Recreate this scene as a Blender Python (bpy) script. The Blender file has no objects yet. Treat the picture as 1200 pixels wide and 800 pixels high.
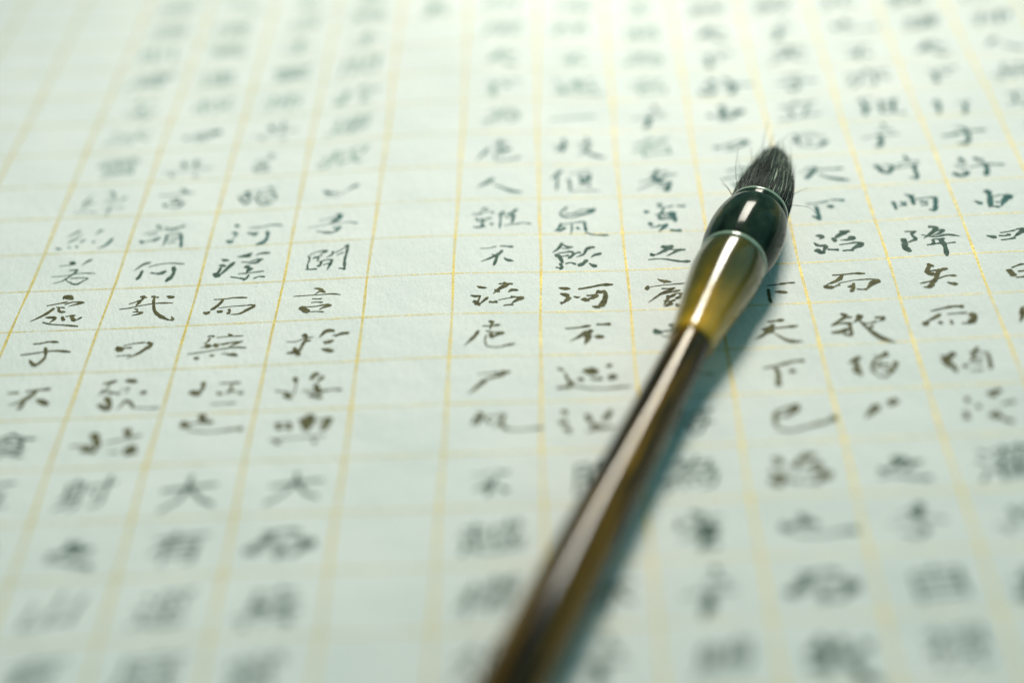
import bpy, bmesh, math, random
from mathutils import Vector, Matrix

# ------------------------------------------------------------------ camera, light, exposure
SC = bpy.context.scene
COL = SC.collection
U = 0.012                      # one grid cell is 12 mm wide
ASP = 0.8564                   # cell height / width

cd = bpy.data.cameras.new('camera'); cam = bpy.data.objects.new('camera', cd); COL.objects.link(cam)
SC.camera = cam
cd.sensor_width = 36.0; cd.lens = 64.06; cd.clip_start = 0.005; cd.clip_end = 20.0
X = Vector((0.99864, 0.00582, -0.05173)); Y = Vector((0.03973, 0.55672, 0.82975)); Z = Vector((0.03363, -0.83068, 0.55573))
CAMLOC = Vector((0.088229, -0.216018, 0.133009))
cam.matrix_world = Matrix(((X.x, Y.x, Z.x, CAMLOC.x), (X.y, Y.y, Z.y, CAMLOC.y), (X.z, Y.z, Z.z, CAMLOC.z), (0, 0, 0, 1)))
cd.dof.use_dof = True
cd.dof.focus_distance = 0.2510
cd.dof.aperture_fstop = 5.9
cd.dof.aperture_blades = 0

w = bpy.data.worlds.new('World'); SC.world = w; w.use_nodes = True
bg = w.node_tree.nodes['Background']
bg.inputs[0].default_value = (0.34, 0.80, 0.80, 1); bg.inputs[1].default_value = 0.22

def area(name, loc, target, sx, sy, power, color):
    l = bpy.data.lights.new(name, 'AREA'); l.shape = 'RECTANGLE'; l.size = sx; l.size_y = sy
    l.energy = power; l.color = color
    o = bpy.data.objects.new(name, l); COL.objects.link(o); o.location = loc
    o.rotation_euler = (Vector(target) - Vector(loc)).to_track_quat('-Z', 'Y').to_euler()
    return o
# tall window beyond the page; an added, weaker cyan fill far to the right
area('window_light', (0.215, 0.44, 0.375), (0.078, 0.055, 0), 0.135, 0.24, 0.465, (1.0, 0.965, 0.835)).data.spread = math.radians(52)
area('side_fill_light', (0.95, 0.30, 0.55), (0.1, 0, 0), 1.0, 0.8, 1.2, (0.34, 0.92, 0.90))

SC.view_settings.view_transform = 'Standard'; SC.view_settings.look = 'None'
SC.view_settings.gamma = 1.0; SC.view_settings.exposure = 0.0
SC.render.engine = 'CYCLES'
SC.cycles.use_denoising = True
SC.cycles.max_bounces = 8
SC.render.film_transparent = False

# ------------------------------------------------------------------ helpers
def mat(name):
    m = bpy.data.materials.new(name); m.use_nodes = True
    nt = m.node_tree; return m, nt, nt.nodes['Principled BSDF']
def node(nt, t, **kw):
    n = nt.nodes.new(t)
    for k, v in kw.items(): setattr(n, k, v)
    return n
def ramp(nt, src, stops):
    r = node(nt, 'ShaderNodeValToRGB'); e = r.color_ramp.elements
    while len(e) < len(stops): e.new(0.5)
    for i, (p, c) in enumerate(stops):
        e[i].position = p; e[i].color = (*c, 1) if len(c) == 3 else c
    nt.links.new(src, r.inputs[0]); return r
def noise(nt, scale, detail=3, rough=0.5, vec=None, dim='3D'):
    n = node(nt, 'ShaderNodeTexNoise'); n.inputs['Scale'].default_value = scale
    n.inputs['Detail'].default_value = detail; n.inputs['Roughness'].default_value = rough
    if vec is not None: nt.links.new(vec, n.inputs['Vector'])
    return n
def objcoord(nt, scale=(1, 1, 1)):
    t = node(nt, 'ShaderNodeTexCoord'); m = node(nt, 'ShaderNodeMapping')
    m.inputs['Scale'].default_value = scale
    nt.links.new(t.outputs['Object'], m.inputs['Vector']); return m.outputs[0]
def bump(nt, b, src, strength, dist):
    n = node(nt, 'ShaderNodeBump'); n.inputs['Strength'].default_value = strength
    n.inputs['Distance'].default_value = dist
    nt.links.new(src, n.inputs['Height']); nt.links.new(n.outputs[0], b.inputs['Normal']); return n
def obj(name, verts, faces, material, parent=None, smooth=False):
    me = bpy.data.meshes.new(name); me.from_pydata(verts, [], faces); me.update()
    if smooth:
        for p in me.polygons: p.use_smooth = True
    me.materials.append(material)
    o = bpy.data.objects.new(name, me); COL.objects.link(o)
    if parent is not None: o.parent = parent
    return o

# ------------------------------------------------------------------ the page as a gently rippled sheet
KT = [(-20, 0), (0, -.02), (1, -.01), (2, 0), (3, .01), (4, -.01), (5, -.05), (6, -.06), (7, .02), (8, .065), (9, .08), (10, .06), (11, .03), (12, -.02), (13, -.03), (30, 0)]
def interp(k):
    if k <= KT[0][0]: return 0.0
    for (a, va), (b, vb) in zip(KT, KT[1:]):
        if k <= b: return va + (vb - va) * (k - a) / (b - a)
    return 0.0
HW = [0.5 - 0.5 * math.cos(2 * math.pi * i / 10) for i in range(1, 10)]; HS = sum(HW)
_c = {}
def ripple(k):
    q = round(k * 50)
    if q not in _c:
        _c[q] = sum(interp(q / 50 + (i - 4) * .25) * HW[i] for i in range(9)) / HS
    return _c[q]
def height(k, r):              # in cell widths
    f = 1 / (1 + math.exp(min(50, (r - 3) * 1.3))) / (1 + math.exp(min(50, -(r + 12))))
    return -ripple(k) * f * ASP * .67 + .20 * math.exp(-((k - 6.3) / 2.2) ** 2 - ((r + 8) / 3.5) ** 2)
def page(k, r, lift=0.0):      # grid coordinates -> metres; k columns to the right, r rows towards the camera
    return (k * U, -r * ASP * U, height(k, r) * U + lift)

rnd = random.Random(7)
K0, K1, R0, R1 = -9, 19, -19, 15

# desk
m_desk, nt, b = mat('desk_wood')
v = objcoord(nt, (6, 60, 6)); n = noise(nt, 3, 6, .6, v)
r_ = ramp(nt, n.outputs[0], [(.3, (.09, .045, .022)), (.7, (.16, .085, .045))])
nt.links.new(r_.outputs[0], b.inputs['Base Color']); b.inputs['Roughness'].default_value = .45
cx, cy, s, zt = 0.07, 0.0, 0.45, -0.0009
desk = obj('desk', [(cx - s, cy - s, zt), (cx + s, cy - s, zt), (cx + s, cy + s, zt), (cx - s, cy + s, zt),
                    (cx - s, cy - s, zt - .03), (cx + s, cy - s, zt - .03), (cx + s, cy + s, zt - .03), (cx - s, cy + s, zt - .03)],
           [(0, 1, 2, 3), (7, 6, 5, 4), (0, 4, 5, 1), (1, 5, 6, 2), (2, 6, 7, 3), (3, 7, 4, 0)], m_desk)
desk['kind'] = 'structure'

# paper
m_paper, nt, b = mat('rice_paper')
v = objcoord(nt, (1, 1, 1))
n1 = noise(nt, 60, 4, .6, v); n2 = noise(nt, 2600, 3, .7, v)
r1 = ramp(nt, n1.outputs[0], [(.3, (.77, .80, .785)), (.7, (.84, .845, .83))])
r2 = ramp(nt, n2.outputs[0], [(.3, (.90, .90, .90)), (.62, (1, 1, 1))])
mx = node(nt, 'ShaderNodeMix', data_type='RGBA', blend_type='MULTIPLY'); mx.inputs[0].default_value = 1
nt.links.new(r1.outputs[0], mx.inputs[6]); nt.links.new(r2.outputs[0], mx.inputs[7])
nt.links.new(mx.outputs[2], b.inputs['Base Color'])
b.inputs['Roughness'].default_value = .75; b.inputs['Specular IOR Level'].default_value = .22
v2 = objcoord(nt, (1, .35, 1)); n3 = noise(nt, 1500, 5, .7, v2)
n4 = noise(nt, 75, 3, .5, v)
bb = node(nt, 'ShaderNodeBump'); bb.inputs['Strength'].default_value = .5; bb.inputs['Distance'].default_value = .0009
nt.links.new(n4.outputs[0], bb.inputs['Height'])
b2 = bump(nt, b, n3.outputs[0], .7, .00018); nt.links.new(bb.outputs[0], b2.inputs['Normal'])

verts = []; faces = []
nx, ny = (K1 - K0) * 4, (R1 - R0) * 4
for j in range(ny + 1):
    for i in range(nx + 1):
        k = K0 + i / 4; r = R0 + j / 4
        x, y, z = page(k, r)
        e = min(i, nx - i, j, ny - j) / 6
        z -= .0007 * max(0, 1 - e) ** 2
        verts.append((x, y, z))
for j in range(ny):
    for i in range(nx):
        a = j * (nx + 1) + i
        faces.append((a, a + nx + 1, a + nx + 2, a + 1))
paper = obj('calligraphy_paper', verts, faces, m_paper, None, True)
md = paper.modifiers.new('thickness', 'SOLIDIFY'); md.thickness = .00012; md.offset = -1
paper['label'] = 'pale sheet of gold gridded writing paper covered with columns of handwritten black ink characters'
paper['category'] = 'paper'

# gold ruling, each line its own piece of print
def gold(name, lo, hi, cut0, cut1):
    m, nt, b = mat(name)
    v = objcoord(nt); n = noise(nt, 3300, 2, .7, v); n_b = noise(nt, 260, 2, .5, v)
    mm = node(nt, 'ShaderNodeMath', operation='ADD'); nt.links.new(n.outputs[0], mm.inputs[0])
    m2 = node(nt, 'ShaderNodeMath', operation='MULTIPLY'); m2.inputs[1].default_value = .55
    nt.links.new(n_b.outputs[0], m2.inputs[0]); nt.links.new(m2.outputs[0], mm.inputs[1])
    rr = ramp(nt, mm.outputs[0], [(cut0, (0, 0, 0)), (cut1, (1, 1, 1))])
    vo = node(nt, 'ShaderNodeTexVoronoi'); vo.inputs['Scale'].default_value = 4500; nt.links.new(v, vo.inputs['Vector'])
    rc = ramp(nt, vo.outputs['Color'], [(.2, lo), (.8, hi)])
    nt.links.new(rc.outputs[0], b.inputs['Base Color'])
    b.inputs['Roughness'].default_value = .55; b.inputs['Metallic'].default_value = .1; b.inputs['Specular IOR Level'].default_value = .15
    nt.links.new(rr.outputs[0], b.inputs['Alpha'])
    bump(nt, b, vo.outputs['Distance'], .4, .00006)
    return m
m_goldc = gold('gold_ink_column', (.66, .47, .08), (.92, .74, .25), .50, .88)
m_goldr = gold('gold_ink_row', (.72, .54, .16), (.92, .78, .38), .58, .96)
def strip(name, fn, t0, t1, hw, m, lift):
    n = int((t1 - t0) * 8); vs = []; fs = []
    wob = rnd.uniform(0, 9)
    for i in range(n + 1):
        t = t0 + (t1 - t0) * i / n
        off = .008 * math.sin(t * .9 + wob) + .004 * math.sin(t * 2.3 + wob)
        hwj = hw * (1 + .12 * math.sin(t * 5 + wob) + rnd.uniform(-.1, .1))
        vs += [fn(t, off - hwj, lift), fn(t, off + hwj, lift)]
        if i: a = 2 * i; fs.append((a - 2, a - 1, a + 1, a))
    return obj(name, vs, fs, m, paper)
for k in range(K0 + 1, K1):
    strip('column_line', lambda t, o, l, k=k: page(k + o, t, l), R0 + 1.0, R1 - 1.0, .0145, m_goldc, .000022)
for r in range(R0 + 1, R1):
    strip('row_line', lambda t, o, l, r=r: page(t, r + o, l), K0 + 1.0, K1 - 1.0, .0155, m_goldr, .000014)

# ------------------------------------------------------------------ handwriting
def ink(name, dark, light, sc=900):
    m, nt, b = mat(name)
    v = objcoord(nt); n = noise(nt, sc, 4, .65, v)
    r = ramp(nt, n.outputs[0], [(.34, dark), (.68, light)])
    nt.links.new(r.outputs[0], b.inputs['Base Color']); b.inputs['Roughness'].default_value = .8
    b.inputs['Specular IOR Level'].default_value = .2
    return m
INK = [ink('teal_fringe_ink', (.015, .080, .080), (.07, .18, .17)),  # teal tint imitates lens fringing beyond the focus
       ink('green_black_ink', (.030, .070, .055), (.11, .17, .135)),
       ink('brown_fringe_ink', (.055, .052, .020), (.17, .155, .070)),  # brown tint imitates lens fringing in front of the focus
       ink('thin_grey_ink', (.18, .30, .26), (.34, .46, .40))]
def ink_for(k, r):  # hue follows the row to imitate the lens's colour fringing
    return INK[0] if r < 0 else INK[1] if r == 0 else INK[2]
PROF = {'h': (.45, .55, .5, .5, .62, .95, .45), 's': (.6, 1, .85, .82, .88, .95, .4), 'p': (.6, 1, .95, .8, .6, .38, .1),
        'n': (.25, .4, .55, .75, 1, .8, .12), 'd': (.15, .55, .85, 1, 1, .75, .2)}
def prof(c, t):
    q = PROF[c]; x = t * (len(q) - 1); i = min(int(x), len(q) - 2); return q[i] + (q[i + 1] - q[i]) * (x - i)
def cr(P, n=5):
    if len(P) == 2: P = [P[0], ((P[0][0] + P[1][0]) / 2, (P[0][1] + P[1][1]) / 2), P[1]]
    Q = [P[0]] + P + [P[-1]]; out = []
    for i in range(1, len(Q) - 2):
        p0, p1, p2, p3 = Q[i - 1:i + 3]
        for j in range(n):
            t = j / n
            out.append(tuple(.5 * ((2 * b) + (c - a) * t + (2 * a - 5 * b + 4 * c - d) * t * t + (3 * b - a - 3 * c + d) * t ** 3) for a, b, c, d in zip(p0, p1, p2, p3)))
    out.append(P[-1]); return out
def stroke_mesh(vs, fs, kind, wd, P, c0, r0, lift):
    C = cr(P); L = [0]
    for a, b in zip(C, C[1:]): L.append(L[-1] + math.hypot(b[0] - a[0], b[1] - a[1]))
    T = L[-1] or 1; base = len(vs); ph = rnd.uniform(0, 9)
    for i, (x, y) in enumerate(C):
        a = C[max(0, i - 1)]; b = C[min(len(C) - 1, i + 1)]
        dx, dy = b[0] - a[0], b[1] - a[1]; l = math.hypot(dx, dy) or 1; dx /= l; dy /= l
        # a brush held at an angle: strokes running across the page come out flatter
        g = wd * (.0105 * abs(dy) + .0170 * abs(dx)) * WS * (1 + .09 * max(0, -r0 - 2) + .15 * max(0, r0 - 3))
        h = g * prof(kind, L[i] / T) * .5 * (1 + .10 * math.sin(i * 1.7 + ph) + rnd.uniform(-.06, .06))
        for s in (-1, 1):
            xx = x - dy * h * s * 1.0; yy = y + dx * h * s
            vs.append(page(c0 + .5 + xx, r0 - .5 + yy / ASP, lift))
        if i: q = base + 2 * i; fs.append((q - 2, q - 1, q + 1, q))
WS = 1.95
INKDATA = """綽 1 -2 d8 -188 -160 -218 -26 -282 94;h6 -271 147 -223 80 -121 60;p6 -174 13 -217 152 -278 245;h5 -346 300 -226 284 -47 298;d10 10 -231 63 -184 103 -116;h6 43 -149 103 -116 91 -38;h5 17 -8 118 -36 106 -101;p8 265 -60 215 8 171 58;h6 -7 55 81 51 168 40;h5 17 222 166 216 287 208;p11 102 159 99 281 76 436
約 1 -1 p10 -158 -114 -220 -34 -303 60;h8 -115 -26 -164 71 -247 164;h10 -264 179 -188 119 -151 48;d10 -64 95 -80 143 -113 190;d10 -383 286 -342 322 -298 325;d8 -240 280 -220 295 -195 290;d8 -151 254 -127 288 -100 297;p11 119 -110 85 -62 46 2;d8 36 168 66 187 83 188;p15 280 103 256 201 206 296 130 339
若 1 0 h6 -254 -126 -166 -145 -83 -152;d19 -147 -214 -101 -195 -66 -151;p11 127 -258 72 -214 23 -122;h6 -294 110 -164 100 -22 63 75 48 228 65;p10 -106 -21 -6 -20 -76 122 -140 211 -252 265;h6 -120 150 -81 215 -13 266;h10 -51 164 46 152 157 169 111 228 51 295 -28 271
處 1 1 d24 -43 -235 -16 -296 78 -227;h10 -206 -110 -84 -146 28 -182;h12 1 -122 90 -171 223 -155;p10 223 -155 122 -114 49 -82;p14 -105 -56 -178 66 -274 167 -331 217;h8 -89 -73 -6 -60 16 -48;s12 -58 -71 -29 21 44 37;d14 -172 138 -101 142 -30 154;p10 -37 164 -82 233 -94 267;h10 -179 237 -70 287 93 315 257 350;s14 25 133 47 188 69 218;h8 65 135 131 122 180 118;s16 127 104 153 177 195 240;p8 257 159 218 206 194 233
子 1 2 h14 -187 -177 -101 -182 -11 -211 99 -193;h14 -282 37 -152 18 12 -18 127 -21 278 12;s16 -34 -99 -6 -13 5 122 -52 251;p16 -48 268 -108 215 -165 128
不 1 3 h16 -250 -84 -187 -90 -131 -93;h16 -60 -104 65 -128 211 -142;p18 59 -113 15 -21 -57 69 -188 139;s20 -43 7 -36 117 -67 223;d22 86 46 171 98 248 156
其 2 -3 s18 -150 -91 -120 29 -93 54;s16 22 -146 28 -28 30 56;h6 -196 -24 -19 -41 112 -67;h6 -25 60 41 57 87 61;h6 -366 170 -251 189 271 97;d8 -290 222 -237 273 -200 299;d8 29 273 81 323 115 326
言 2 -2 d14 -59 -230 -17 -168 33 -133;h10 -326 -52 -197 -64 -71 -98 125 -103;h12 -138 29 -81 47 -30 25;h10 -167 114 -72 100 -43 80;s14 -226 153 -195 212 -170 231;h12 -142 138 -43 146 30 130 8 193 -28 242;h10 -146 246 -78 264 4 236
謂 2 -1 d12 -233 -172 -195 -135 -151 -124;h6 -354 47 -258 -7 -122 -80;h8 -287 73 -226 57 -187 39;d14 -371 189 -339 232 -318 254;h8 -311 234 -244 199 -148 145;p12 -130 126 -173 184 -216 241;s10 -87 -119 -87 -56 -73 -34;h12 -80 -76 26 -76 143 -142;h8 -48 -12 31 -47 64 -107;p18 -56 70 -53 213 -71 353;h10 -52 91 48 57 110 54;s18 112 63 142 228 164 391;h8 -21 215 25 178 107 164;h6 -18 297 39 261 78 243
何 2 0 p12 -144 -140 -230 -99 -317 42;s20 -216 37 -226 152 -250 245;h10 -157 -36 -43 -86 97 -106 266 -74;h14 -114 95 -29 116 75 70;p8 75 70 35 132 -34 147;s22 141 -25 169 85 157 199 104 309
哉 2 1 h9 -246 -85 -186 -115 -120 -162;s13 -142 -232 -94 -229 -117 -145 -155 -45;h9 -140 -225 -92 -219 -53 -209;h9 -338 21 -221 2 -98 -41 81 -79 268 -72;h11 -161 23 -121 43 -130 93;h9 -168 90 -93 95 -43 116;p9 -53 115 -112 144 -173 164;s15 -9 -223 29 -220 34 -134 79 74 164 197 270 281;h9 30 -213 58 -211 83 -199;h11 270 281 308 291 336 293;p9 335 286 309 241 294 207;d13 168 -228 218 -207 269 -203;p8 265 -203 231 -182 195 -174
曰 2 2 d26 -221 -65 -191 -22 -140 35;h11 -177 -21 -107 -29 -44 -31;h9 -150 -70 -49 -108 91 -131;p17 109 -129 164 -71 99 20 41 95 -68 182;h8 -194 126 -115 122 -27 115
藐 2 3 d15 -242 -196 -160 -221 -87 -252;d21 -9 -257 64 -237 138 -217;s9 -163 -191 -172 -102 -239 -47;h8 -254 11 -178 -43 -90 -37;h13 -137 -11 -70 -21 -14 -3;s23 -160 47 -108 138 -86 255 -173 250;s17 -219 189 -161 222 -98 283;h6 -25 -63 69 -116 38 0;d19 204 11 244 -10 271 1;p11 60 119 42 205 -3 289;s13 60 119 140 183 173 272;h8 171 257 312 281 464 277
姑 2 4 h12 -369 52 -236 52 -143 76;s28 -168 -164 -112 -50 -72 99;s22 -243 124 -154 130 -72 153;h10 0 12 105 -18 357 -101;s25 169 -217 205 -141 207 -67;d25 210 188 286 121 335 87;h20 228 225 291 211 348 161;h10 54 178 119 175 164 178
言 3 -3 d14 -28 -187 9 -159 43 -155;h8 -204 26 -77 -29 48 -108;h10 -175 75 -110 60 -46 44;h8 -209 164 -102 130 -16 107;s10 -195 188 -166 237 -152 262;h10 -136 218 -54 158 13 166;h10 -151 276 -63 272 22 236
猶 3 -2 p10 -154 -79 -211 -19 -268 41;s14 -217 -63 -148 54 -142 185 -196 265;s10 -290 39 -249 152 -177 246;p10 -159 52 -219 90 -262 172;d8 72 -187 100 -140 82 -106;h8 -107 -52 18 -96 190 -107;p10 -16 -20 -57 85 -77 191;s10 -71 62 -19 219 64 292 165 239;s12 113 -28 191 90 171 196;h8 -8 46 74 12 140 19;h8 0 112 48 152 131 127;h8 32 203 98 210 117 190
河 3 -1 d16 -239 -108 -212 -64 -174 -61;d14 -257 76 -222 100 -177 125;p8 -189 115 -208 203 -242 261;s16 -292 276 -245 321 -218 283;h10 -56 5 130 -18 231 -48 360 -18;d14 -74 114 24 144 72 108;p10 62 115 48 167 11 204;s20 175 98 198 203 173 342 78 412
漢 3 0 d16 -295 -150 -250 -119 -198 -114;d14 -316 -8 -275 -4 -220 20;s18 -279 34 -294 148 -324 222;p18 -131 -69 -202 79 -288 263;s18 -342 163 -301 243 -268 188;p12 61 -247 -17 -215 -115 -185;h12 -95 -183 -12 -175 48 -189;p14 277 -237 165 -236 100 -184;h10 -48 -61 45 -52 140 -101 213 -94;p12 183 -89 129 -25 29 -15;s18 6 41 51 76 62 161;h8 -53 208 56 199 255 173;p14 103 89 51 160 41 236;h10 -137 265 -52 295 53 332;p12 82 240 53 332 17 366;h10 143 333 208 290 280 305
而 3 1 h11 -262 -107 -133 -109 -24 -127 126 -113;s15 -151 -104 -176 -21 -220 60 -267 117;d15 -348 151 -304 178 -273 140;p9 -273 140 -293 189 -317 214;d15 -191 137 -160 160 -120 146;h6 -180 81 -36 59 147 52;h13 147 52 192 46 238 74;p13 238 74 159 145 77 221 -32 228;s13 -57 108 -42 177 -70 214
無 3 2 h11 -223 -186 -181 -205 -141 -179;p11 -185 -166 -209 -88 -247 -44;h8 -121 -161 -6 -174 182 -173;d11 4 -231 36 -196 65 -177;h9 -264 25 -143 -3 -6 -39 196 -63;d21 -220 -41 -186 9 -165 33;d17 -123 -49 -98 1 -76 28;h11 -37 -10 5 -29 38 -45;p9 171 -56 105 -14 41 38;h9 -397 141 -233 116 -26 70 113 50 249 71;d13 -316 210 -286 231 -250 240;d11 -149 179 -119 194 -89 190;d15 34 185 114 192 171 218;h6 -22 164 41 170 114 192
極 3 3 s23 -139 -165 -128 -90 -132 -1;h15 -272 41 -206 23 -123 -1;s23 -245 -10 -201 53 -132 58;h13 40 -122 135 -123 274 -118;s13 173 -96 177 -7 145 79;d13 29 41 76 74 98 46;h13 141 49 207 25 228 56;d15 263 59 299 77 318 93;h8 0 257 135 253 272 258
也 3 4 s20 -219 -289 -199 -231 -182 -193;s20 -218 -281 -250 -272 -227 -196;h12 -255 -235 -83 -279 47 -308;s28 -72 -429 -46 -333 -35 -257;p18 58 -307 30 -271 -1 -255;h10 -176 -155 54 -103 380 -153;d20 347 -155 382 -142 392 -152
曰 4 -2 d18 -213 32 -161 77 -104 84;h11 -179 94 -102 111 -29 85;p14 233 -66 169 -35 83 68;h5 -173 151 -58 184 83 68
吾 4 -1 h5 -208 -79 -83 -119 -13 -166;s21 10 -218 61 -157 21 -89 -39 -41;p14 53 -140 -4 -55 -72 -2;h5 -322 71 -178 44 -35 3 110 -6;h9 110 -6 184 2 287 32;h9 -211 173 -109 202 -35 211;h14 -18 98 29 111 92 100;p14 66 115 35 183 -34 228;h5 -124 229 -69 235 -14 241
聞 4 0 p14 -34 -225 -74 -178 -116 -148;h7 -239 -127 -173 -189 -70 -229;s11 -255 -112 -230 -41 -243 93 -226 179;h12 -261 186 -189 193 -119 191;h7 -194 -37 -129 -98 -77 -109;s11 -189 -70 -126 -63 -135 21;p11 31 -201 30 -115 -36 -54;h9 36 -149 129 -207 208 -337;s18 208 -330 204 -165 194 39 209 226;h7 85 -92 127 -122 169 -151;h9 -107 41 -31 -2 58 8;s14 -80 43 -92 110 -124 140;p16 42 23 24 122 -1 237;h7 -56 114 -6 85 29 82;h11 137 208 182 213 219 243
言 4 1 d12 -118 -235 -57 -222 7 -167;p8 -6 -198 -51 -155 -96 -104;d10 -31 -153 9 -149 26 -128;h8 -336 -85 -202 -90 -45 -92 112 -94 209 -66;h8 -116 -15 -56 -2 2 -3;h8 -118 68 -60 63 20 78;s24 -228 143 -182 212 -123 271;h10 -177 159 -61 153 54 129 123 143;p12 123 143 39 181 -15 229;h8 -109 262 -31 263 48 278
於 4 2 s18 -149 -135 -108 -96 -110 -29;h8 -316 -4 -202 -4 -114 -63 -20 -71;p12 -42 -5 -107 5 -146 86;s16 -102 -45 -129 71 -164 184 -291 222;s18 -219 113 -179 216 -136 270;s10 -141 220 -155 268 -176 250;p18 199 -180 113 -178 40 -48;h14 76 -171 122 -187 209 -168;p16 375 -119 281 -110 219 -55;h8 188 -85 244 -97 300 -109;d16 95 35 152 40 212 12;p12 212 12 153 47 108 76;d18 88 168 157 198 232 238
接 4 3 h12 -333 70 -248 92 -171 130;s20 -157 -167 -134 -118 -127 -54;s8 -121 -85 -123 72 -141 163;s22 -225 141 -174 191 -137 194;s22 104 -224 53 -181 33 -103;p10 164 -171 116 -96 85 -36;s24 87 -20 113 60 158 157;h12 -39 94 100 115 244 102;h14 244 96 316 93 381 107;s16 33 178 108 199 184 236;p12 166 -155 135 -94 119 -64
輿 4 4 s20 -250 -218 -230 -143 -213 -86;h10 -225 -198 -159 -204 -113 -189;s18 -126 -209 -107 -133 -123 -80;h10 -206 -122 -151 -129 -105 -115;s30 51 -325 105 -228 42 -86;s25 0 -273 45 -159 79 -47;s28 301 -269 276 -178 232 -54;h12 19 -198 172 -223 303 -250;h8 -305 71 -107 67 285 41;d12 -258 92 -211 121 -175 152;d12 149 103 174 141 198 160
人 6 -2 p19 -70 -87 -138 -2 -275 143;n16 -67 71 38 144 161 235 299 267
雖 6 -1 p8 -162 -227 -195 -171 -237 -121;h5 -329 -65 -227 -81 -126 -144;h6 -312 -57 -244 -54 -193 -69;h8 -161 -203 -127 -168 -143 -125;s8 -284 38 -258 62 -249 112;h10 -284 61 -174 55 -72 29;s13 -199 64 -189 131 -204 246;h6 -249 112 -189 121 -139 100;h10 -305 242 -221 239 -154 208;p10 -154 208 -204 246 -279 260;d11 -96 151 -79 175 -53 179;d11 -100 -117 -74 -99 -49 -98;d13 65 -145 53 -95 28 -79;s13 11 -79 29 22 19 287;h6 12 -29 113 -59 232 -157;p13 232 -174 181 -108 147 -42;s15 113 -59 190 -24 165 159;h8 80 23 148 25 198 10;h6 73 206 149 198 266 168;h8 249 168 317 163 404 188
不 6 0 h6 -210 -115 -111 -115 -13 -157;h13 28 -165 103 -157 188 -139;s15 57 -69 30 -6 -18 55;p11 -19 46 -91 116 -196 184;s18 -2 24 -12 134 -40 273;h8 -68 22 -43 33 -10 46;d13 75 99 121 153 192 180
治 6 1 d13 -227 -141 -180 -105 -110 -96;d13 -296 55 -241 81 -173 72;s11 -186 82 -202 166 -210 216;s15 -266 181 -229 199 -201 216;s17 -246 249 -201 233 -191 283;p11 -94 102 -147 184 -200 267;h13 21 -175 95 -184 187 -172;p17 131 -166 40 -82 -40 35;s11 76 -209 113 -173 132 -149;d11 -24 -67 -5 -32 41 -3;d13 133 6 178 -45 251 -33;h17 -84 196 -38 211 16 199;h6 25 166 116 134 206 109;h13 161 91 225 109 315 118;p15 315 128 243 160 171 243;h11 81 284 135 269 198 267
庖 6 2 d15 -86 -258 -59 -250 -19 -217;h13 -147 -162 -58 -160 49 -183;p15 -189 -74 -231 43 -341 226;p13 -40 -208 -57 -128 -65 -80;h11 -109 -65 -20 -31 95 -34;s21 -55 -16 -46 32 -27 80;p17 95 -28 33 3 -28 64;s9 -99 15 -115 125 -95 235;h11 -95 244 36 260 123 225 219 196
尸 6 3 h9 -180 -87 -78 -104 59 -121;h15 59 -139 111 -128 170 -117;p17 128 -113 43 -56 -110 13;p17 -84 -1 -159 113 -273 268
祝 6 4 p18 -111 -242 -144 -126 -177 -25;s14 -146 -185 -197 -128 -213 -41;d12 -165 -275 -147 -244 -120 -228;h10 -75 -182 31 -192 119 -218;s10 -75 -167 -56 -92 -20 -61;p12 119 -203 85 -115 -1 27;s14 85 -86 103 3 156 49;h10 156 58 313 56 488 35;d14 461 34 488 44 505 56
枝 7 -3 s23 -175 -241 -168 -104 -195 112;h8 -303 -35 -197 -67 -101 -112;p11 -185 -32 -245 38 -293 109;s17 127 -267 136 -169 110 -96;h8 4 -100 111 -135 206 -167;h6 14 -27 109 -48 180 -70;p11 179 -45 105 97 -3 213;n15 60 -1 172 172 366 276
偃 7 -2 p17 -208 -271 -267 -180 -360 -44;s17 -268 -134 -270 28 -284 234;s17 -132 -59 -112 80 -115 240;h6 -118 -152 21 -240 160 -272;h8 -4 -171 88 -167 156 -164;s15 19 -147 21 -54 37 39;s15 156 -164 141 -49 132 43;h11 28 -77 85 -60 142 -72;p17 132 -119 83 -5 0 130;h11 25 39 92 88 147 136;h6 -127 262 31 245 256 255
鼠 7 -1 p11 -157 -214 -214 -128 -259 -63;s11 -248 -85 -227 3 -162 28;h11 -193 -61 -116 -36 -27 -90;h13 -26 -121 85 -138 185 -147;p17 185 -147 105 -71 -29 11;h13 -184 49 -74 31 39 -52;p15 -241 177 -265 284 -325 376;h8 -264 219 -121 181 44 145;d15 -221 264 -200 299 -178 308;p13 -110 203 -113 332 -127 460;d13 -57 270 -36 305 -11 315;s19 44 145 48 253 59 382;h11 48 403 154 463 327 479;s11 -222 307 -244 349 -288 347
飲 7 0 p15 -238 -224 -272 -108 -353 5;n13 -238 -199 -175 -126 -100 -123;h8 -240 -99 -187 -84 -144 -104;h11 -285 15 -199 -2 -135 -29;s19 -317 35 -265 119 -235 242;s13 -135 -20 -104 42 -170 142;h11 -265 90 -201 80 -158 61;s15 -267 241 -247 322 -269 382;h11 -321 332 -269 341 -226 323;h11 -204 255 -140 233 -78 276;h11 -105 63 -50 3 -19 25;p15 135 -113 59 -75 13 47 -74 113;h11 81 -116 124 -114 149 -92;p13 226 36 140 73 95 132;s17 52 171 7 250 -57 309;h15 -56 268 -26 302 -4 270;n17 71 253 111 295 163 338
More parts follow.
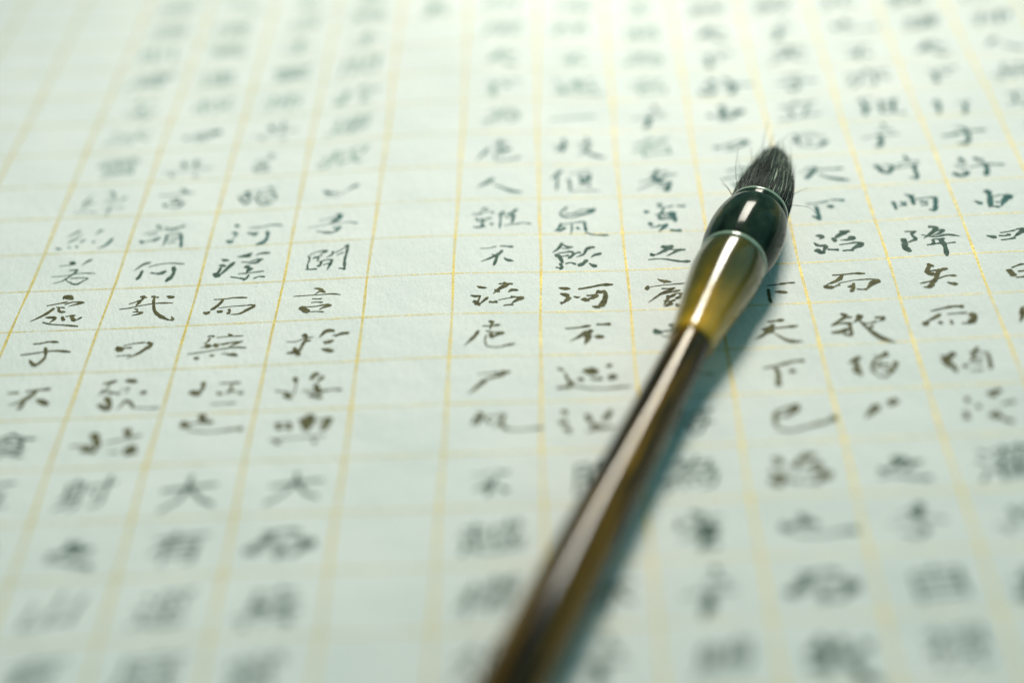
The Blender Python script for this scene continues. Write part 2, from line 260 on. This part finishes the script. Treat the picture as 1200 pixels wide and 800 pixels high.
河 7 1 d18 -293 -80 -227 -60 -154 -53;d18 -278 43 -230 67 -169 83;s15 -218 77 -199 113 -170 123;p18 -165 124 -208 194 -264 268;h18 -273 223 -257 246 -245 255;d10 -126 107 -86 131 -50 128;h18 -70 -41 77 -81 200 -122 334 -125;s20 -26 155 9 188 57 190;h15 23 99 96 93 150 81;p18 150 81 94 147 21 175;s20 135 13 183 28 248 17;s28 238 31 234 152 198 285 160 341;p18 172 342 124 340 77 325
不 7 2 h15 -230 -85 -89 -101 53 -139;h20 113 -158 195 -155 277 -160;p15 3 -34 -70 70 -189 172;s22 62 -53 1 51 -2 136;p28 29 31 10 136 -28 240;d22 82 76 140 91 198 94
過 7 3 d12 -336 -175 -291 -145 -257 -120;s15 -246 -72 -230 9 -215 69;s20 -215 69 -182 110 -172 169;h25 -341 194 -274 185 -184 169;s30 -40 -144 26 -81 95 -118;s30 17 -162 60 -99 105 -77;d22 189 -195 223 -193 245 -172;d22 -113 22 -79 43 -50 36;h20 23 19 78 50 146 33;s28 295 -8 237 21 203 27;h12 -161 170 84 228 443 198
滿 7 4 d20 -292 -268 -260 -210 -260 -172;d20 -328 -82 -285 -43 -240 -78;s20 -265 105 -232 70 -223 144;s22 -41 -180 -21 -104 -1 -29;s22 203 -244 189 -169 131 -59;s20 -2 8 83 50 125 89;h15 -49 117 60 86 235 58
者 8 -2 s19 2 -260 -15 -182 -61 -54;h10 -107 -135 22 -169 126 -199;h10 -245 64 -64 -2 119 -94 247 -111;p10 119 -94 -70 101 -293 267;s24 -86 -56 -15 27 30 108;h19 30 108 107 87 170 92;s26 130 115 111 217 67 316;h12 -25 181 50 187 100 190
實 8 -1 d19 -51 -246 -28 -219 8 -207;d21 -213 -92 -198 -57 -167 -30;h17 180 -179 228 -166 289 -161;h10 -57 -147 67 -153 143 -182;s14 16 -127 -2 -44 -43 27;h12 -92 24 32 8 133 -34;s14 -55 26 -36 115 -1 137;s29 68 10 128 39 140 210;h14 -73 123 48 131 147 114;h10 -22 77 76 74 126 63;s19 -176 203 -159 253 -143 273;p17 40 252 -14 344 -80 435;h14 -71 278 -22 281 39 276;h10 -163 320 -109 314 -47 294;h21 60 397 126 416 203 417
之 8 0 s19 -65 -91 -19 -56 3 -26;h17 -53 -90 30 -85 74 -96;p17 73 -82 -48 26 -123 90 -183 109;s17 -192 63 -190 99 -148 111;h12 -10 -9 96 -1 214 7;p14 214 7 130 15 55 79 -20 142;h10 -236 206 -83 197 56 238;h19 33 232 136 267 253 275
賓 8 1 d14 -156 -221 -90 -168 5 -145;p10 -54 -192 -68 -149 -93 -116;d31 -304 -50 -282 -40 -254 -39;h7 -258 -48 -95 -81 160 -108;h12 -123 -9 -31 -4 38 -12;p12 13 12 -105 78 -203 180 -288 281;h12 -154 118 -14 71 92 35;s14 -75 145 -31 169 30 108;h12 18 107 76 103 109 122;p14 -41 147 -96 292 -123 354;h12 -116 249 -38 266 21 236;s14 86 112 75 176 22 215;p17 -17 297 -65 336 -113 376;d17 15 320 36 343 60 387
下 9 1 h12 77 20 193 9 298 -7;h12 218 -14 310 -14 395 -15;s19 80 94 73 264 81 392;d17 142 155 220 171 290 191
天 9 2 h19 -6 -86 85 -98 180 -115;h17 -88 66 46 49 180 33 319 21;p21 55 -31 -53 142 -174 252;s26 -40 22 -2 85 37 129;n17 46 142 132 258 212 317 338 328
下 9 3 h17 -146 -45 -14 -81 165 -143;h19 144 -145 231 -157 305 -151;s24 -18 -43 1 74 -8 149;s29 -14 111 -16 224 -35 298;d21 115 7 155 29 191 32
巳 9 4 h15 -103 -101 13 -161 149 -204;p22 134 -178 58 -89 -25 -27;h15 -109 -44 -26 -20 43 -52;s20 -103 -101 -131 48 -122 160;h15 -126 196 9 235 211 164 436 88;d22 414 87 473 54 505 56
而 10 -3 h7 -196 -128 -41 -180 120 -171;d20 -222 -24 -200 5 -163 -1;s18 -181 -153 -154 -69 -144 144;d20 -42 23 -17 58 10 93;h7 -130 -67 24 -102 215 -52;s23 214 43 168 112 98 172;h7 -132 145 -39 192 107 199
天 10 -2 h11 -161 -98 -87 -114 8 -104;h16 -47 -50 121 -50 325 -51;s23 -31 -83 -79 12 -182 164;h7 -244 -7 -120 -43 -23 -47;n18 -13 54 93 156 226 221 363 262
下 10 -1 h11 -263 -65 -134 -74 35 -117;h18 49 -134 130 -125 220 -105;s29 -143 -5 -143 136 -140 320;h16 -219 220 -160 295 -122 322;d20 -16 0 27 24 71 43
治 10 0 d18 -247 -164 -191 -158 -145 -131;p14 -148 -140 -188 -100 -212 -85;d14 -283 -13 -243 57 -211 74;s14 -222 73 -176 64 -143 68;s23 -280 141 -230 211 -175 217;p18 -143 68 -177 151 -204 235;h18 45 -231 103 -238 172 -216;p20 134 -221 20 -135 -55 -33;s18 -53 -99 -38 -40 -8 -19;h16 -144 155 -79 170 -14 182;d16 120 -49 171 -87 214 -70;p16 214 -70 130 -35 28 -32;h9 2 70 117 52 208 40;h18 152 43 219 41 291 84;p20 279 92 194 135 117 204;h14 23 207 95 202 156 209
而 10 1 h14 -170 -129 -31 -132 86 -142 203 -125;p17 -55 -126 -116 -23 -266 70;s21 -283 77 -250 124 -182 122;h12 -182 122 -143 91 -107 78;h7 -126 50 41 6 202 -3;h14 180 -5 270 4 343 47;p24 345 38 258 81 169 209;h12 59 189 125 205 182 202;s17 44 59 28 165 -13 246;d14 -35 128 -1 132 38 101
我 10 2 p14 -129 -161 -174 -83 -311 26;s14 -194 -175 -142 -150 -122 -131;h12 -234 -48 -139 -92 -71 -102;h17 -325 45 -221 14 -90 27;s21 -123 24 -125 145 -130 265;h12 -344 185 -264 164 -148 123;p12 -151 142 -246 194 -336 206;h17 -217 217 -167 253 -122 245;s21 -22 -130 8 -107 37 -83;p17 29 -104 -37 -29 -76 8;n21 -28 -90 50 121 170 333 315 446;h10 0 15 84 44 179 4;p12 121 88 93 126 44 161;h21 167 -62 223 -65 274 -39;p10 274 -39 224 -3 188 14
猶 10 3 p19 -101 -177 -173 -125 -247 -55;s21 -191 -146 -158 -9 -195 26;s19 -157 -85 -148 68 -144 182;s17 -190 -11 -201 64 -170 142;p17 190 -247 135 -174 39 -106;h10 26 -165 114 -176 199 -169;s14 39 -106 -17 42 8 157;p12 96 -63 52 10 9 82;s19 222 -51 247 -11 143 169;h14 52 10 132 -21 168 20;h12 72 87 138 74 156 95;h14 15 177 74 208 140 188
尸 10 4 p26 -58 -153 -125 -51 -225 66;h21 40 -181 97 -213 151 -226;p19 149 -216 75 -142 31 -128
難 11 -4 h10 -250 -147 -143 -196 -27 -213;s22 -185 -202 -167 -41 -149 24;s25 -144 -6 -168 147 -201 267;h12 -242 75 -157 74 -61 5;s22 61 -137 45 50 29 235;s25 247 -145 202 39 185 225;h10 60 -42 181 -90 297 -106;h10 54 83 155 65 240 63;h10 42 237 157 221 342 288
乎 11 -3 d15 -29 -352 -11 -289 6 -227;h10 -121 -123 -4 -168 95 -95;h8 -342 56 -170 8 163 -9;s30 -95 -30 -105 116 -133 288;p20 -133 288 -173 283 -213 278
時 11 -2 s25 -293 -75 -255 -14 -250 70;s15 -267 -72 -228 17 -202 103;h12 -186 -78 -136 -55 -74 -31;s22 -71 -47 -108 60 -157 148;h18 -263 68 -205 120 -142 139;d20 115 -306 119 -221 147 -149;h10 -36 -15 85 -101 275 -116;h10 -74 47 94 1 260 -34;s28 190 -15 179 123 184 316;h15 84 287 132 310 181 332
雨 11 -1 s22 -222 -2 -210 78 -209 192;p10 -54 -155 -6 -133 70 -124;s30 7 -132 19 -51 17 105;h10 -134 9 -88 40 -58 18;h10 -164 109 -98 102 -59 96;s12 -121 10 -105 64 -76 120;h12 39 -23 185 -42 327 -41;s25 299 -29 273 110 242 276;p12 242 276 207 257 167 226;s12 93 36 154 59 194 48;h10 90 124 141 130 182 114
降 11 0 h12 -204 -143 -130 -135 -62 -126;s15 -96 -116 -131 -61 -88 52;p12 -91 67 -128 62 -212 116;s28 -256 13 -238 123 -262 192 -210 318;h12 -268 12 -235 35 -209 28;p18 195 -196 111 -82 -12 42;s15 87 -223 158 -200 192 -181;h20 115 -106 193 -121 267 -113;p12 255 -114 180 -49 97 -9;n12 -21 -48 117 18 273 -14 412 41;s15 82 72 90 136 59 196;h12 82 72 157 71 232 70;h12 -1 189 113 173 217 151;h8 210 184 287 173 338 164;s22 169 72 172 122 171 194;s28 189 99 198 245 182 458
矣 11 1 s15 -68 -261 -36 -211 -1 -207;s18 -44 -235 -85 -147 -105 -103;s22 -115 -113 -79 -45 -23 -24;h15 -107 -94 -32 -104 27 -97;s18 46 -132 21 -66 -15 -1;p15 136 -131 65 -107 1 -22;h12 -223 149 -109 117 -4 69;h12 -4 69 101 21 208 33;s20 5 -44 -44 88 -107 171;p20 -84 174 -143 235 -201 228;n18 76 155 117 187 189 213
而 11 2 h15 -210 -131 -73 -172 50 -203;h20 14 -198 96 -198 163 -178;p15 -116 -69 -200 8 -318 81;d28 -333 71 -306 103 -272 120;d20 -155 77 -143 108 -127 109;h12 -49 -53 69 -58 174 -60;s28 194 -45 235 19 201 92 155 151;h15 75 143 121 147 168 140;s18 -31 68 -30 111 -31 153
猶 11 3 p22 -111 -174 -182 -100 -278 -130;s30 -241 -86 -226 15 -230 94;s20 -271 11 -219 -24 -167 -59;s25 -204 17 -168 120 -162 199;d22 -59 51 -45 92 -27 113;p15 142 -251 119 -193 55 -158;h10 29 -141 144 -150 250 -120;p15 95 -134 53 -38 4 37;s22 224 -102 221 17 199 173;h12 27 -21 119 -32 163 -28;h12 33 59 81 44 132 68;h12 -12 173 54 179 123 166
浸 11 4 s19 -141 -213 -153 -152 -149 -111;s22 -212 27 -205 108 -228 167;d22 -91 -45 -56 -42 -33 -40;s33 104 -297 127 -233 130 -191;h25 124 -275 175 -291 227 -308;h17 186 -64 251 -91 323 -94;s36 51 68 85 130 100 172;n17 104 152 183 218 248 242
行 12 -4 s22 -196 -13 -211 143 -251 356;p12 -204 -45 -249 44 -294 133;s22 136 87 119 242 76 392;h10 26 76 142 57 231 35
于 12 -3 h12 -130 -122 -53 -95 -7 -48;h22 -326 112 -229 106 -97 61;h18 -101 78 88 21 252 20;s25 -28 -81 9 72 -35 332;p20 -45 342 -101 354 -180 345
許 12 -2 d25 -239 -145 -211 -85 -174 -70;h10 -329 42 -246 23 -157 -23;h10 -314 99 -236 108 -179 86;s22 -371 231 -338 290 -292 322;h12 -280 197 -219 220 -175 225;p18 -183 240 -266 325 -333 334;d22 -75 -99 -36 -95 -21 -37;s15 -29 -66 23 -61 62 -57;h10 -158 116 8 78 145 52;h15 65 56 192 79 291 89;s28 40 53 56 166 3 353;h10 -20 19 23 7 68 45
由 12 -1 n20 -262 93 -221 139 -179 185;s32 -83 -151 -52 -53 -99 255;h10 -56 26 81 -14 206 -2;p28 206 -2 108 94 20 267;h15 -129 252 -52 250 5 276;h15 -15 134 -6 151 32 154
曰 12 0 n20 -286 58 -225 89 -177 118;h10 -122 11 -5 -13 75 -40;p20 204 -57 111 23 15 122;h15 79 -54 143 -63 179 -60;h15 -148 72 -75 79 -7 51;h12 -144 170 -68 162 36 138
日 12 1 s30 -199 -44 -181 40 -161 111;h12 -156 -72 -47 -132 3 -136;h18 -103 11 -54 6 19 4;h15 -154 134 -82 132 -6 111;s20 95 -119 46 -8 3 126
月 12 2 p25 -221 -109 -259 59 -310 181;h12 -221 -109 -97 -141 17 -131;s22 17 -131 -11 38 -72 244;h10 -222 -2 -126 -15 -34 -15;h10 -241 82 -146 69 -55 77"""
done = set(); HAND = {}
for line in INKDATA.split('\n'):
    q = line.split(' ', 3)
    k, r = int(q[1]), int(q[2]); done.add((k, r))
    vs = []; fs = []
    for j, st in enumerate(q[3].split(';')):
        hd, *nums = st.split(' '); nums = [int(v_) / 1000 for v_ in nums]
        P = list(zip(nums[::2], nums[1::2]))
        stroke_mesh(vs, fs, hd[0], int(hd[1:]) / 10, P, k, r, .000034 + .0000012 * j)
    obj('character', vs, fs, ink_for(k, r), paper)
    if q[0] not in HAND or abs(r) < 2: HAND[q[0]] = q[3]
HAND['已'] = HAND['巳']; HAND['於'] = HAND['於']

# characters further from the focus, written out column by column
TEXT = {1: (-13, '故曰無己有神人居焉肌膚若冰雪綽約若處子不食五穀吸風飲露'),
        2: (-12, '也不近人情焉連叔曰其言謂何哉曰藐姑射之山有神人居'),
        3: (-12, '大而無當往而不返吾驚怖其言猶河漢而無極也大有逕庭不近'),
        4: (-9, '矣肩吾問於連叔曰吾聞言於接輿大而無當往而不'),
        5: (-13, '樽俎而代之矣'),
        6: (-12, '君予無所用天下為庖人雖不治庖尸祝不越樽俎而代'),
        7: (-12, '鷯巢於深林不過一枝偃鼠飲河不過滿腹歸休乎君予'),
        8: (-12, '而我猶代子吾將為名乎名者實之賓也吾將為賓乎鷦鷯巢'),
        9: (-12, '自視缺然請致天下許由曰子治天下天下已治也而我猶代'),
        10: (-12, '其於澤也不亦勞乎夫子立而天下治而我猶尸之吾自視缺然'),
        11: (-12, '爝火不息其於光也不亦難乎時雨降矣而猶浸灌其於澤也不'),
        12: (-12, '聖人無名堯讓天下行于許由曰日月出矣而爝火不息其於'),
        13: (-12, '人無己神人無功聖人無名堯讓天下於許由曰日月出矣而')}
# put each text so that its row numbers agree with the written rows
ANCHOR = {1: ('處', 1), 2: ('哉', 1), 3: ('漢', 0), 4: ('聞', 0), 5: ('矣', -8), 6: ('雖', -1), 7: ('鼠', -1), 8: ('實', -1), 9: ('已', 4),
          10: ('治', 0), 11: ('降', 0), 12: ('由', -1), 13: ('讓', 2)}
glyphs = {}
def glyph(ch):
    if ch not in glyphs:
        c = bpy.data.curves.new('glyph', 'FONT'); c.body = ch; c.resolution_u = 2; c.offset = -.006
        o = bpy.data.objects.new('glyph', c); me = o.to_mesh()
        v_ = [tuple(p.co[:2]) for p in me.vertices]; f_ = [tuple(p.vertices) for p in me.polygons]
        xs = [p[0] for p in v_] or [0, 1]; ys = [p[1] for p in v_] or [0, 1]
        mxx, myy = (min(xs) + max(xs)) / 2, (min(ys) + max(ys)) / 2
        glyphs[ch] = ([(x - mxx, y - myy) for x, y in v_], f_)
        o.to_mesh_clear(); bpy.data.objects.remove(o); bpy.data.curves.remove(c)
    return glyphs[ch]
for k, (_, txt) in TEXT.items():
    ach, ar = ANCHOR[k]; i0 = txt.index(ach)
    for i, ch in enumerate(txt):
        r = ar + i - i0
        if (k, r) in done or r < -14 or r > 10: continue
        if ch in HAND:                       # the same hand writes the same character again, a little differently
            vs = []; fs = []; sx = rnd.uniform(.88, 1.08); sy = rnd.uniform(.88, 1.05); sh = rnd.uniform(-.06, .06)
            allp = [list(map(int, st.split(' ')[1:])) for st in HAND[ch].split(';')]
            mx_ = sum(min(a_[::2]) + max(a_[::2]) for a_ in allp) / 2000 / len(allp); my_ = sum(min(a_[1::2]) + max(a_[1::2]) for a_ in allp) / 2000 / len(allp)
            for j, st in enumerate(HAND[ch].split(';')):
                hd = st.split(' ')[0]; a_ = allp[j]
                P = [((x / 1000 - mx_) * sx + rnd.gauss(0, .006), (y / 1000 - my_) * sy + sh * x / 1000 + rnd.gauss(0, .006) + .04) for x, y in zip(a_[::2], a_[1::2])]
                stroke_mesh(vs, fs, hd[0], int(hd[1:]) / 10, P, k, r, .000034 + .0000012 * j)
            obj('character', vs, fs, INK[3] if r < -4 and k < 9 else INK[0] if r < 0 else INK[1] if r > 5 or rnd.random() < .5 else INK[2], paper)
            continue
        V, F = glyph(ch)
        sx = .62 * rnd.uniform(.9, 1.12); sy = .56 * rnd.uniform(.86, 1.05); sh = rnd.uniform(.05, .16); sl = rnd.uniform(-.05, .14)
        ox, oy = rnd.uniform(-.05, .05), rnd.uniform(-.03, .05); p1, p2 = rnd.uniform(0, 6), rnd.uniform(0, 6)
        vs = []
        for x, y in V:
            x2 = x + .02 * math.sin(y * 7 + p1); y2 = y + .02 * math.sin(x * 6 + p2)
            xx = x2 * sx + sl * y2; yy = -(y2 * sy + sh * x2)
            vs.append(page(k + .5 + xx + ox, r - .5 + (yy + oy) / ASP, .000036))
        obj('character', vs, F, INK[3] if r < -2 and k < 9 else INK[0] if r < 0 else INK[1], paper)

# ------------------------------------------------------------------ writing brush
A = Vector((9.395 * U, -0.0287 * U, .44 * U))
AX = Vector((-.35175, -.93604, -.00945)).normalized()          # from the tuft towards the end of the handle
UPV = (Vector((0, 0, 1)) - AX * AX.z).normalized(); SD = AX.cross(UPV).normalized()   # SD points to the left of the brush seen from the camera
if SD.x > 0: SD = -SD
brush = bpy.data.objects.new('writing_brush', None); COL.objects.link(brush)
brush.empty_display_size = .02; brush.location = (A.x, A.y, 0)
brush['label'] = 'brush with bamboo handle, amber horn socket and dark tuft lying across the inked page'
brush['category'] = 'writing brush'
BO = Vector((A.x, A.y, 0))
def bp(s, x, u):               # brush coordinates in cells -> metres relative to the brush's empty
    return tuple(A + (AX * s + SD * x + UPV * u) * U - BO)
def lathe(name, prof_, m, seg=72, center=None, caps=True, wob=0.0):
    vs = []; fs = []
    for i, (s, rho) in enumerate(prof_):
        cx_, cu = center(s) if center else (0, 0)
        for j in range(seg):
            a = 2 * math.pi * j / seg
            q = rho * (1 + wob * math.sin(3 * a + s * 2) + wob * math.sin(2 * a - s * 1.3))
            vs.append(bp(s, cx_ + q * math.cos(a), cu + q * math.sin(a)))
        if i:
            o = (i - 1) * seg
            for j in range(seg): fs.append((o + j, o + (j + 1) % seg, o + seg + (j + 1) % seg, o + seg + j))
    if caps:
        fs.append(tuple(range(seg))[::-1]); n = len(vs) - seg; fs.append(tuple(range(n, n + seg)))
    o = obj(name, vs, fs, m, brush, True)
    me = o.data
    bm = bmesh.new(); bm.from_mesh(me); bmesh.ops.recalc_face_normals(bm, faces=bm.faces); bm.to_mesh(me); bm.free()
    for p in me.polygons: p.use_smooth = len(p.vertices) == 4
    return o
def smoothp(P, n=6):
    return cr(P, n)

def lacquer(name, stops, scale_long, rough=.12, coat=.6, sss=0.0, sc=40, ior=1.45, trans=0.0):
    m, nt, b = mat(name)
    t = node(nt, 'ShaderNodeTexCoord'); mp = node(nt, 'ShaderNodeMapping')
    mp.inputs['Rotation'].default_value = (0, 0, math.atan2(-AX.x, -AX.y)); mr = mp; mp = node(nt, 'ShaderNodeMapping')
    mp.inputs['Scale'].default_value = scale_long
    nt.links.new(t.outputs['Object'], mr.inputs['Vector']); nt.links.new(mr.outputs[0], mp.inputs['Vector'])
    n = noise(nt, sc, 5, .6, mp.outputs[0]); r = ramp(nt, n.outputs[0], stops)
    nt.links.new(r.outputs[0], b.inputs['Base Color'])
    b.inputs['Roughness'].default_value = rough; b.inputs['Coat Weight'].default_value = coat
    b.inputs['Coat Roughness'].default_value = .06; b.inputs['IOR'].default_value = ior
    if sss:
        b.inputs['Subsurface Weight'].default_value = sss; b.inputs['Subsurface Radius'].default_value = (1, .5, .1)
        b.inputs['Subsurface Scale'].default_value = .002
    if trans: b.inputs['Transmission Weight'].default_value = trans
    return m, nt, b
m_ferr, *_ = lacquer('dark_green_horn', [(.38, (.004, .010, .007)), (.55, (.018, .036, .024)), (.68, (.07, .065, .025))], (1, .5, 1), .12, 0, sc=300, ior=1.17)
m_lip, *_ = lacquer('pale_green_rim', [(.3, (.16, .24, .17)), (.7, (.30, .38, .28))], (1, 1, 1), .2, .4, sc=300)
m_amb, *_ = lacquer('amber_horn', [(.32, (.050, .044, .002)), (.50, (.16, .12, .004)), (.68, (.42, .25, .008))], (1, .35, 1), .14, 0, ior=1.5, sss=.35, sc=170)
_nt = m_amb.node_tree; _b = _nt.nodes['Principled BSDF']      # horn: olive mouth to amber neck, glow of transmitted light painted in there
_g = node(_nt, 'ShaderNodeAttribute'); _g.attribute_name = 'along'
_r = ramp(_nt, _g.outputs['Fac'], [(0, (.35, .42, .4)), (.5, (.75, .75, .6)), (1, (2.0, 1.7, 1.2))])
_x = node(_nt, 'ShaderNodeMix', data_type='RGBA', blend_type='MULTIPLY'); _x.inputs[0].default_value = 1
_l = _b.inputs['Base Color'].links[0].from_socket
_nt.links.new(_l, _x.inputs[6]); _nt.links.new(_r.outputs[0], _x.inputs[7]); _nt.links.new(_x.outputs[2], _b.inputs['Base Color'])
m_bam, *_ = lacquer('dark_lacquered_bamboo', [(.42, (.008, .005, .001)), (.51, (.07, .036, .002)), (.60, (.34, .17, .006))], (1, .045, 1), .11, 0, sc=620, ior=1.26)
m_hair, nt, b = mat('ink_stained_hair')
oi = node(nt, 'ShaderNodeAttribute'); oi.attribute_name = 'tone'
rh = ramp(nt, oi.outputs['Fac'], [(0, (.002, .005, .004)), (.6, (.010, .022, .017)), (.84, (.06, .11, .08)), (1, (.70, .85, .66))])
nt.links.new(rh.outputs[0], b.inputs['Base Color']); b.inputs['Roughness'].default_value = .45; b.inputs['IOR'].default_value = 1.3
m_core, nt, b = mat('wet_tuft_core'); b.inputs['Base Color'].default_value = (.006, .012, .010, 1); b.inputs['Roughness'].default_value = .6

# ferrule, its front rim, amber socket with pale lip, handle
lathe('ferrule', smoothp([(-.40, .335), (-.37, .366), (-.33, .372), (-.27, .372), (-.24, .392), (-.12, .418), (.06, .436), (.25, .436), (.42, .424), (.56, .402), (.68, .375), (.74, .33)]), m_ferr)
lathe('rim', smoothp([(-.42, .318), (-.44, .335), (-.44, .350), (-.42, .360), (-.385, .363), (-.365, .352)], 4), m_lip)
lathe('socket_lip', smoothp([(.66, .355), (.645, .372), (.655, .384), (.685, .390), (.715, .386), (.73, .372)], 4), m_lip)
sock = lathe('socket', smoothp([(.70, .360), (.73, .380), (.85, .388), (1.02, .386), (1.25, .366), (1.55, .330), (1.85, .292), (2.12, .262), (2.30, .246), (2.36, .236), (2.37, .215)]), m_amb)
at = sock.data.attributes.new('along', 'FLOAT', 'POINT')
at.data.foreach_set('value', [min(1, max(0, ((Vector(v_.co) + BO - A).dot(AX) / U - .7) / 1.6)) for v_ in sock.data.vertices])
lathe('handle', smoothp([(2.20, .205), (2.32, .218), (3.2, .228), (4.3, .244), (5.5, .264), (6.6, .280), (8, .285), (10, .290), (12, .288), (14, .282), (14.9, .276), (15.05, .25), (15.08, .2)]), m_bam, wob=.006)

# tuft
def tc(s):
    t = max(0, min(1, (-.36 - s) / 1.5)); return (.13 * t ** 1.5, .05 * t)
TP = [(-.30, .32), (-.45, .345), (-.65, .345), (-.85, .322), (-1.05, .282), (-1.25, .232), (-1.45, .178), (-1.60, .132), (-1.74, .085), (-1.84, .035)]
def trad(s):
    for (a, ra), (b_, rb) in zip(TP, TP[1:]):
        if b_ <= s <= a: return ra + (rb - ra) * (s - a) / (b_ - a)
    return TP[-1][1] if s < TP[-1][0] else TP[0][1]
lathe('tuft_core', [(s_, r__ * .86) for s_, r__ in cr(TP, 3)], m_core, 40, tc)
vs = []; fs = []; tone = []
def strand(pts, w0, w1, tn):
    """thin three-sided tapering hair along pts (brush coordinates)"""
    b0 = len(vs)
    for i, p in enumerate(pts):
        w_ = w0 + (w1 - w0) * i / (len(pts) - 1)
        for j in range(3):
            a = j * 2.0944 + .5; vs.append(bp(p[0], p[1] + w_ * math.cos(a), p[2] + w_ * math.sin(a))); tone.append(tn)
        if i:
            o = b0 + 3 * (i - 1)
            for j in range(3): fs.append((o + j, o + (j + 1) % 3, o + 3 + (j + 1) % 3, o + 3 + j))
NH = 4800
clump = [(rnd.uniform(0, 6.283), rnd.uniform(-.05, .05), rnd.uniform(-.04, .05), rnd.uniform(-.12, .22)) for _ in range(90)]
for _ in range(NH):
    a = rnd.uniform(0, 6.283); f = rnd.uniform(.80, 1.0) if rnd.random() < .8 else rnd.uniform(.3, .8)
    cl = min(clump, key=lambda c_: abs(math.atan2(math.sin(a - c_[0]), math.cos(a - c_[0]))))
    da = math.atan2(math.sin(cl[0] - a), math.cos(cl[0] - a))
    s1 = -1.84 + (rnd.random() ** 1.6) * .75 + (1 - f) * .1
    pull = rnd.uniform(.1, .8); drift = rnd.gauss(0, .13); lift = rnd.gauss(0, .015) + cl[2] * .5
    wave = rnd.uniform(-.010, .010); ph = rnd.uniform(0, 6)
    pts = []
    for i in range(7):
        t = i / 6; s_ = -.33 + (s1 + .33) * t
        aa = a + (da * pull + drift) * t; rr = trad(s_) * f * (1 + lift * t * 2) + lift * t * t * .8
        cx_, cu = tc(s_)
        pts.append((s_, cx_ + rr * math.cos(aa) + wave * math.sin(3 * t + ph) * t, cu + rr * math.sin(aa) + wave * math.cos(3 * t + ph) * t))
    if rnd.random() < .06:              # flyaway hairs
        k_ = rnd.uniform(.03, .10); a_o = rnd.uniform(-.12, .12)
        pts = [(p[0] - (abs(k_) * .6 if j > 4 else 0), p[1] + k_ * math.cos(a + a_o) * (j / 6) ** 2, p[2] + k_ * math.sin(a + a_o) * (j / 6) ** 2) for j, p in enumerate(pts)]
    u_ = min(.999, max(0, rnd.random() * .9 + cl[3] * .45))
    strand(pts, rnd.uniform(.0042, .0078), .0016, u_ * .85 if u_ < .70 else .78 + (u_ - .70) * .73)
hair = obj('bristles', vs, fs, m_hair, brush, True); hair['kind'] = 'stuff'
at = hair.data.attributes.new('tone', 'FLOAT', 'POINT'); at.data.foreach_set('value', tone)
# loose hairs standing away from the tuft: (points in brush coordinates)
LOOSE = [[(-.62, .30, .16), (-.95, .41, .24), (-1.25, .47, .25), (-1.55, .54, .20)],
         [(-.55, .33, .10), (-.68, .45, .16), (-.80, .56, .17)],
         [(-.60, .34, .04), (-.70, .43, .10), (-.72, .52, .16)],
         [(-.80, -.28, .05), (-.98, -.36, .04), (-1.15, -.42, 0)],
         [(-.70, -.30, .0), (-.80, -.42, -.05), (-.90, -.50, -.12), (-.86, -.58, -.16)],
         [(-1.4, .20, .16), (-1.75, .28, .2), (-2.1, .33, .2), (-2.35, .38, .18)],
         [(-1.5, .16, .14), (-1.85, .21, .16), (-2.1, .22, .16)],
         [(-1.6, .12, .10), (-1.9, .12, .12), (-2.15, .08, .1), (-2.3, .02, .1)],
         [(-1.2, .26, .12), (-1.5, .36, .15), (-1.7, .42, .14)],
         [(-1.0, .30, .12), (-1.2, .42, .12), (-1.42, .50, .1)]]
for L_ in LOOSE:
    vs = []; fs = []; tone = []
    strand(cr(L_, 6), .0048, .0018, rnd.uniform(.3, .7))
    h_ = obj('loose_hair', vs, fs, m_hair, brush, True)
    at = h_.data.attributes.new('tone', 'FLOAT', 'POINT'); at.data.foreach_set('value', tone)
